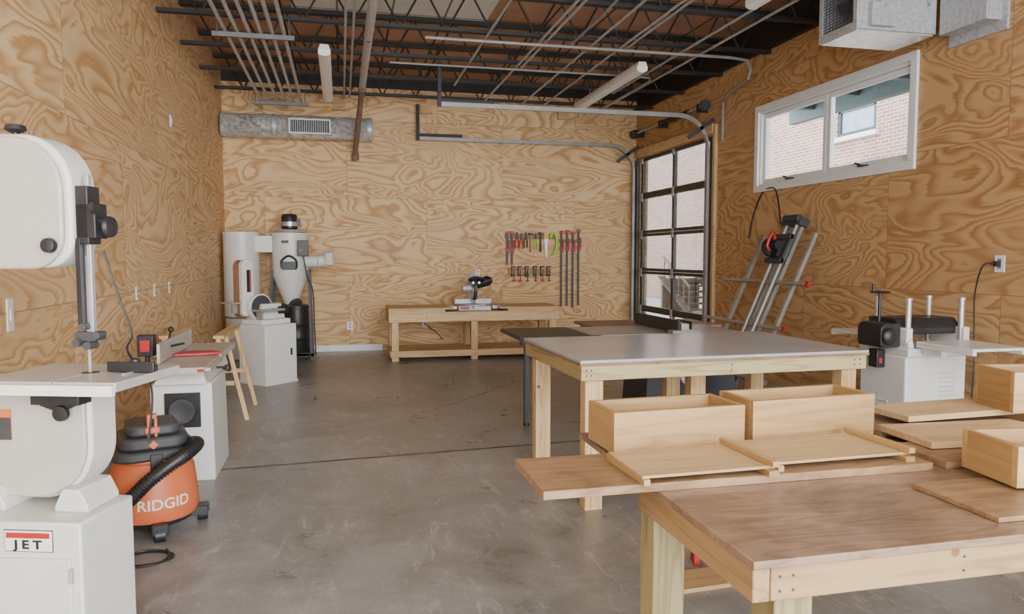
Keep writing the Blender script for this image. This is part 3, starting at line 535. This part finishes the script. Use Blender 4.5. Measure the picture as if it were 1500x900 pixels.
part(s,'blade_guard',B().lathe([(.03,0),(.145,0),(.15,.008),(.15,.05),(.03,.055)],(-.03,-.06,.29),n=36,axis='x'),DARK); part(s,'blade',B().lathe([(.001,0),(.135,0),(.135,.002),(.001,.002)],(-.036,-.06,.27),n=36,axis='x'),STEEL)
part(s,'motor',B().cyl((.03,-.04,.36),(.20,-.02,.40),.07,n=20).ball((.20,-.02,.40),.06),BLACK); part(s,'motor_cap',B().cyl((-.16,-.06,.3),(-.04,-.06,.3),.055,n=20),GALV)
part(s,'handle',B().tube(spl([(-.02,-.12,.38),(-.08,-.19,.42),(.0,-.22,.45),(.10,-.19,.42),(.08,-.11,.39)]),.02),BLACK)
part(s,'side_extension',B().box(-.36,-.24,-.1,.1,.02,.06),GALV,.002); part(s,'side_extension',B().box(.24,.36,-.1,.1,.02,.06),GALV,.002)
solo('power_cable',B().tube(spl([(1.3,YB-.02,.42),(1.36,YB-.1,.36),(1.5,YB-.12,.25),(1.55,11.6,.17)]),.006,8),BLACK,'black power cable hanging behind the bench','cable')
# ---------------------------------------------------------------- wall tools
yw=YB
solo('tool_rail',B().box(2.62,3.50,yw-.022,yw,1.78,1.87),AX,'narrow pine rail holding hand tools on wall','tool rail',.002,'tool rails'); solo('tool_rail',B().box(2.68,3.40,yw-.06,yw,1.20,1.30),AX,'lower pine rail holding small clamps on wall','tool rail',.002,'tool rails')
solo('tool_rail',B().box(3.50,3.95,yw-.022,yw,1.72,1.78),AX,'short pine rail holding long bar clamps','tool rail',.002,'tool rails')
yb=yw-.035
def barclamp(x,ztop,L,lab,g):
    t=thing('bar_clamp',lab,'clamp',(x,yb,ztop),0,g)
    part(t,'bar',B().box(-.016,.016,-.006,.006,-L,0),DARK); part(t,'jaw',B().box(-.025,.042,-.012,.012,-.04,.0),RED,.002); part(t,'sliding_jaw',B().box(-.025,.042,-.012,.012,-.33,-.28),RED,.002); part(t,'end_stop',B().box(-.02,.02,-.012,.012,-L,-L+.03),RED,.002)
    part(t,'handle',B().cyl((.03,0,-.30),(.03,0,-.14),.016,n=12).cyl((.03,0,-.36),(.03,0,-.28),.006,n=8),RED); return t
c0=barclamp(3.58,1.92,1.27,'long steel bar clamp with red jaws on wall','long bar clamps')
for x,z in ((3.68,1.93),(3.78,1.90),(3.88,1.94)): copyt(c0,(x,yb,z))
c1=barclamp(2.735,1.90,.55,'short bar clamp with red handle on wall','short bar clamps')
copyt(c1,(2.655,yb,1.9))
def pliers(x,z,mat,lab,k=1.0):
    t=thing('pliers',lab,'pliers',(x,yw-.032,z),0,'hand tools on the wall')
    part(t,'jaws',B().prism([(-.024,.0),(.024,.0),(.014,.08),(0,.10),(-.014,.08)],'y',-.008,.008),DARK)
    part(t,'handle',B().tube(spl([(-.008,0,0),(-.026*k,0,-.07),(-.022*k,0,-.17)],5),.010,8),mat); part(t,'handle',B().tube(spl([(.008,0,0),(.026*k,0,-.07),(.022*k,0,-.17)],5),.010,8),mat)
for i,(x,mt,lb) in enumerate(((2.82,RED,'red-handled pliers hanging on the wall'),(2.895,RED,'red-handled pliers hanging on the wall'),(2.97,BLACK,'black-handled pliers hanging on the wall'),(3.137,GREEN,'green-handled pliers hanging on the wall'))): pliers(x,1.80-.02*(i%2),mt,lb)
def hammer(x,z,hm,lab):
    t=thing('hammer',lab,'hammer',(x,yw-.04,z),0,'hand tools on the wall')
    part(t,'head',B().cyl((-.04,0,0),(.01,0,0),.018,n=14).prism([(.01,-.016),(.05,-.03),(.042,.01),(.01,.016)],'y',-.01,.01),DARK); part(t,'handle',B().cyl((0,0,.0),(0,0,-.30),.012,.017,12),hm)
hammer(3.05,1.86,WOODH,'claw hammer with wooden handle hanging on wall'); hammer(3.22,1.87,BLACK,'claw hammer with black handle hanging on wall')
t=thing('hand_saw','yellow-handled hand saw hanging on the wall','saw',(3.32,yw-.033,1.84),0,'hand tools on the wall')
part(t,'blade',B().prism([(-.035,-.05),(.035,-.05),(.015,-.36),(-.01,-.36)],'y',-.001,.001),STEEL); part(t,'handle',B().prism(rr(-.04,.04,-.06,.04,(.02,.02,.03,.03),4),'y',-.01,.01),paint('yellow_plastic',(.7,.5,.05),.5))
solo('green_cord_loop',B().tube(spl([(3.42,yw-.04,1.52),(3.47,yw-.04,1.56),(3.50,yw-.04,1.70),(3.48,yw-.04,1.84),(3.43,yw-.04,1.88),(3.39,yw-.04,1.80)]),.022,10),GREEN,'bright green looped cord hanging from tool rail','cord')
for x,cc in ((2.75,RED),(2.86,RED),(2.98,BLACK),(3.12,BLACK),(3.24,RED),(3.35,BLACK)):
    t=thing('screw_clamp','small black screw clamp on the lower rail','clamp',(x,yw-.082,1.26),0,'small clamps on the lower rail')
    part(t,'frame',B().box(-.035,-.02,-.01,.02,-.09,.07).box(-.035,.035,-.01,.02,.05,.07).box(-.035,.035,-.01,.02,-.09,-.07),BLACK); part(t,'screw',B().cyl((.01,0,-.18),(.01,0,.02),.008,n=8).cyl((-.015,0,-.17),(.035,0,-.17),.007,n=8),cc)
# ---------------------------------------------------------------- table saw
s=thing('table_saw','black cabinet table saw with long side extension','table saw',(1.36,5.62,0))
part(s,'extension_table',B().box(0,.60,0,.72,.83,.86),BLACK,.003); part(s,'front_rail',B().box(0,2.1,-.07,-.005,.80,.85).box(.25,.65,-.09,-.07,.815,.87),BLACK,.003)
part(s,'cast_top',B().box(.61,1.95,0,.70,.83,.86),IRON,.003); part(s,'outfeed_table',B().box(.9,2.15,.72,1.4,.825,.85).box(.95,1.0,1.3,1.35,0,.825).box(2.05,2.1,1.3,1.35,0,.825),paint('outfeed_board',(.22,.13,.09),.5),.002)
for x,y in ((.2,.02),(.2,.62)): part(s,'leg',B().box(x,x+.04,y,y+.04,0.02,.83).cyl((x+.02,y+.02,0),(x+.02,y+.02,.02),.03),BLACK)
part(s,'cabinet',B().prism([(1.10,0),(2.0,0),(1.9,.83),(1.15,.83)],'y',.1,.62),NAVY,.008)
part(s,'rip_fence',B().box(1.36,1.43,-.05,.9,.862,.94).box(1.26,1.51,-.11,-.0,.85,.89),IRON,.004)
part(s,'fence_face',B().box(1.33,1.35,-.05,.88,.864,.97),BLACK,.002)
part(s,'blade_guard',B().box(1.60,1.61,.25,.55,.862,.93),DARK,.002); part(s,'handwheel',B().lathe([(.09,0),(.1,.01),(.09,.02),(.08,.01)],(1.5,.05,.5),axis='y').cyl((1.42,.06,.5),(1.58,.06,.5),.008).cyl((1.5,.06,.42),(1.5,.06,.58),.008).cyl((1.5,.1,.5),(1.5,.04,.5),.02),STEEL)
# ---------------------------------------------------------------- assembly table
s=thing('assembly_table','large grey laminate-topped worktable on pine legs','table',(1.335,4.0,0),1.5)
L,D=1.93,1.20
part(s,'tabletop',B().box(-.01,L+.01,-.01,D+.01,.882,.90),LAM,.002)
part(s,'top_edge',B().box(-.012,L+.012,-.012,D+.012,.868,.8815),PLY2)
part(s,'front_apron',B().box(0,L,0,.038,.78,.867),TX,.003); part(s,'back_apron',B().box(0,L,D-.038,D,.78,.867),TX,.003)
part(s,'side_apron',B().box(0,.038,.038,D-.038,.78,.867),TY,.003); part(s,'side_apron',B().box(L-.038,L,.038,D-.038,.78,.867),TY,.003)
for x,y in ((.04,.04),(L-.15,.04),(.04,D-.14),(L-.15,D-.14),(L/2,.5),(L/2+.1,D-.14)): part(s,'leg',B().box(x,x+.038,y,y+.09,0,.867).box(x+.038,x+.11,y,y+.038,0,.867),PZ,.003)
for x in (.03,.06,L/2,L-.05,L-.09):
    for z in (.81,.84): part(s,'screw',B().cyl((x,-.003,z),(x,.001,z),.005,n=8),DARK)
# ---------------------------------------------------------------- planer
s=thing('thickness_planer','white thickness planer with four posts on cabinet','planer',(3.80,4.32,0))
part(s,'cabinet',B().box(0,.50,0,.46,.06,.80).box(.03,.47,.03,.43,0,.06),WHITE,.012)
b=B(); [b.ob((.34,-.004,.52+k*.032),(.12,.012,.012),(35,0,0)) for k in range(6)]; part(s,'louvres',b,WHITE)
b=B(); [b.ob((-.004,.22,.30+k*.032),(.012,.12,.012),(0,-35,0)) for k in range(6)]; part(s,'side_louvres',b,WHITE)
part(s,'bed',B().box(.0,.50,-.02,.48,.80,.86).prism([(.0,.86),(.0,.9),(.03,.93),(.05,.86)],'y',-.02,.48),WHITE,.008)
part(s,'infeed_table',B().box(.05,.46,-.50,-.03,.895,.915).box(.05,.08,-.5,-.03,.87,.895).box(.43,.46,-.5,-.03,.87,.895).box(.1,.15,-.2,-.03,.82,.87),WHITE,.004); part(s,'outfeed_table',B().box(.05,.46,.49,.88,.895,.915).box(.05,.46,.85,.88,.87,.895),WHITE,.004)
part(s,'cutter_head',B().box(.06,.46,.06,.38,.95,1.00).prism([(.06,1.0),(.38,1.0),(.35,1.06),(.12,1.06)],'x',.0,.50),BLACK,.008)
for a,c in ((0,.05),(.47,.52)): part(s,'head_side',B().box(a,c,.0,.44,.88,.999),WHITE,.008)
part(s,'dust_chute',B().box(.06,.46,.38,.46,.96,1.05),DARK,.004)
for x in (.04,.48):
    for y in (.04,.34): part(s,'column',B().cyl((x,y,.86),(x,y,1.20),.019).cyl((x,y,1.19),(x,y,1.205),.024),STEEL)
hw=part(s,'handwheel',B().lathe([(.062,0),(.07,.006),(.062,.012),(.054,.006)],(-.03,.24,1.235)).cyl((-.09,.24,1.24),(.03,.24,1.24),.006,n=8).cyl((-.03,.18,1.24),(-.03,.30,1.24),.006,n=8).cyl((-.03,.24,1.0),(-.03,.24,1.25),.011),BLACK)
part(hw,'crank_knob',B().cyl((-.085,.24,1.245),(-.085,.24,1.30),.011),BLACK)
part(s,'motor_cover',B().prism(rr(-.16,.0,.86,1.03,(.03,.02,.03,.05)),'y',.06,.30).ball((-.1,.05,.94),.06,(1,.5,1)),BLACK,.006)
sw=part(s,'switch_box',B().box(-.07,-.001,.2,.29,.70,.83),BLACK,.005); part(sw,'stop_paddle',B().box(-.055,-.03,.192,.2,.73,.77),RED,.004)
# ---------------------------------------------------------------- panel saw
s=thing('panel_saw','aluminium vertical panel saw frame leaning on wall','panel saw',(3.98,7.2,.02))
s.rotation_euler=(0,math.radians(24),0)
ALU=paint('aluminium_profile',(.36,.35,.32),.4,.4)
part(s,'guide_tube',B().cyl((0,-.12,.1),(0,-.12,2.02),.022),ALU); part(s,'guide_tube',B().cyl((0,.06,.1),(0,.06,2.02),.022),ALU)
part(s,'main_beam',B().box(.03,.07,-.16,-.09,0.0,2.05),ALU,.003); part(s,'main_beam',B().box(.03,.07,.03,.10,0.0,2.05),ALU,.003)
part(s,'outer_upright',B().box(.03,.07,.50,.56,0,1.9),ALU,.003); part(s,'outer_upright',B().box(.03,.07,-.45,-.40,0.05,1.9),ALU,.003)
part(s,'crossbar',B().box(.0,.03,-.70,.95,1.30,1.335),ALU,.002); part(s,'crossbar',B().box(.0,.03,-.62,1.0,.80,.835),ALU,.002); part(s,'material_rest',B().box(-.06,.03,-.7,1.0,.22,.27),ALU,.002)
part(s,'end_cap',B().box(-.004,.034,-.73,-.69,1.292,1.343),RED); part(s,'end_cap',B().box(-.004,.034,-.65,-.61,.792,.843),RED)
part(s,'top_bracket',B().box(-.03,.08,-.20,.14,1.98,2.07).cyl((-.03,-.17,2.05),(-.03,.1,2.05),.04),DARK,.004)
cg=part(s,'carriage',B().box(-.05,-.02,-.18,.12,1.52,1.86).cyl((-.035,-.18,1.55),(-.035,.12,1.55),.028).cyl((-.035,-.18,1.83),(-.035,.12,1.83),.028),DARK,.003)
sw=part(s,'circular_saw',B().lathe([(.03,0),(.10,0),(.105,.01),(.105,.04),(.03,.045)],(-.10,.0,1.68),n=30,axis='y').cyl((-.11,-.13,1.70),(-.11,0,1.70),.05,n=20).ob((-.07,-.02,1.68),(.04,.2,.2)),BLACK,.003)
part(sw,'saw_handle',B().tube(spl([(-.14,-.06,1.76),(-.2,-.06,1.80),(-.2,-.06,1.66),(-.15,-.06,1.62)]),.018),RED)
part(sw,'blade',B().lathe([(.001,0),(.09,0),(.09,.002),(.001,.002)],(-.09,.06,1.66),n=30,axis='y'),STEEL)
part(s,'floor_foot',B().box(-.0,.08,-.5,.6,0,.05),DARK,.003)
solo('hanging_power_cord',B().tube(spl([(4.70,7.25,1.85),(4.75,7.4,2.15),(4.85,7.65,2.28),(4.90,7.95,2.25),(4.88,8.1,2.0),(4.80,8.05,1.75),(4.65,7.8,1.72),(4.45,7.5,1.72)]),.009,8),BLACK,'black power cord looping above the panel saw','cord')
# ---------------------------------------------------------------- near workbench
s=thing('plywood_workbench','worn plywood-topped workbench on treated lumber legs','workbench',(.785,1.275,0))
L,D=1.95,.58
part(s,'tabletop',B().box(-.005,L,-.01,1.08,.882,.90),PLY,.002)
part(s,'front_apron',B().box(.04,L,0,.038,.81,.881),AX,.003); part(s,'side_apron',B().box(0,.038,0,D,.81,.881),AY,.003); part(s,'back_apron',B().box(.04,L,D-.04,D,.81,.881),AX,.003)
for x,y in ((.075,.04),(.005,D-.095),(L-.14,.04),(L-.14,D-.13)): part(s,'leg',B().box(x,x+.09,y,y+.09,0,.81).box(max(x,.04),x+.09,y,min(y+.09,D-.042),.81,.881),TZ,.004)
for x in (.06,.09,.5,.9):
    for z in (.83,.86): part(s,'screw',B().cyl((x,-.002,z),(x,.001,z),.003,n=8),DARK)
solo('plywood_board',B().box(0,1.13,0,.30,0,.022),PLY2,'brown plywood board lying across the workbench edge','board',.001,'loose boards',(.475,1.71,.9005),0)
def board(x,y,z,L,W,T,rz,lab,mt=PALE): return solo('pine_board' if mt!=PLY2 else 'plywood_board',B().box(0,L,0,W,0,T),mt,lab,'board',.001,'loose boards',(x,y,z),rz)
for x,y,L in ((.73,1.70,.38),(1.13,1.735,.43)):
    t=thing('wooden_tray','thin light pine tray with end cleats','tray',(x,y,.923),1.5,'pine trays')
    part(t,'base',B().box(0,L,0,.235,.016,.024),PALE,.001); part(t,'cleat',B().box(0,.018,-.01,.24,0,.016),BPY,.001); part(t,'cleat',B().box(L-.03,L-.0,-.02,.25,0,.0155),BPY,.001)
    part(t,'edge_strip',B().box(L-.02,L+.0,-.02,.25,.0245,.04),BPY,.001)
def dbox(x,y,z,L,W,H,rz,lab='open-topped honey pine drawer box on the workbench',t_=.018):
    t=thing('drawer_box',lab,'drawer',(x,y,z),rz,'pine drawer boxes')
    part(t,'front',B().box(0,L,0,t_,0,H),BP,.0015); part(t,'back',B().box(0,L,W-t_,W,0,H),BP,.0015)
    part(t,'side',B().box(0,t_,t_,W-t_,0,H),BPY,.0015); part(t,'side',B().box(L-t_,L,t_,W-t_,0,H),BPY,.0015); part(t,'bottom',B().box(t_,L-t_,t_,W-t_,.008,.016),BP)
    return t
dbox(.765,1.99,.9225,.435,.20,.122,3); dbox(1.225,2.01,.9225,.455,.19,.132,3.5)
board(1.72,2.06,.901,.6,.27,.022,0,'brown plywood offcut lying on the workbench',PLY2); board(1.71,1.83,.9235,.50,.24,.02,-3,'flat pale pine board stacked on the workbench'); board(1.84,2.07,.9445,.6,.20,.02,3,'flat pale pine board on top of another board')
board(1.65,1.71,.901,.7,.22,.02,-2,'brown plywood offcut lying on the workbench',PLY2)
board(1.43,1.33,.901,.6,.26,.012,0,'brown plywood offcut lying on the workbench',PLY2)
dbox(1.63,1.47,.9215,.42,.20,.105,-8,'open-topped honey pine drawer box resting on plywood'); dbox(2.22,2.03,.965,.42,.20,.14,-10,'open-topped honey pine drawer box on stacked boards')
board(1.40,2.92,.0,.42,.18,.02,4,'pale pine offcut lying on the concrete floor'); board(2.0,3.15,.0,.62,.10,.02,-2,'pale pine offcut lying on the concrete floor'); board(1.98,2.85,.0,.75,.12,.035,2,'pale pine offcut lying on the concrete floor')
t=thing('floor_clamp','red and black bar clamp lying on concrete floor','clamp',(1.66,3.25,0),-15); part(t,'bar',B().box(0,.3,-.012,.012,.02,.03),DARK); part(t,'jaw',B().box(.0,.03,-.06,.02,0,.05),RED,.003); part(t,'jaw',B().box(.15,.18,-.06,.02,0,.05),RED,.003); part(t,'handle',B().cyl((.18,-.05,.025),(.28,-.05,.025),.015),BLACK)
# ---------------------------------------------------------------- light
W=bpy.data.worlds.new('sky'); SC.world=W; W.use_nodes=True; wt=W.node_tree; wt.nodes.clear()
bg=wt.nodes.new('ShaderNodeBackground'); wo_=wt.nodes.new('ShaderNodeOutputWorld'); wt.links.new(bg.outputs[0],wo_.inputs['Surface'])
bg.inputs['Color'].default_value=(.88,.94,1.0,1); bg.inputs['Strength'].default_value=9.0
def sun(d,e,ang,c):
    l=bpy.data.lights.new('sun','SUN'); l.energy=e; l.angle=math.radians(ang); l.color=c
    o=bpy.data.objects.new('sun',l); o.rotation_euler=Vector(d).to_track_quat('-Z','Y').to_euler(); o.location=(2,-6,6); COL.objects.link(o)
sun((-.34,1,-.03),3.8,44,(1,.985,.96))
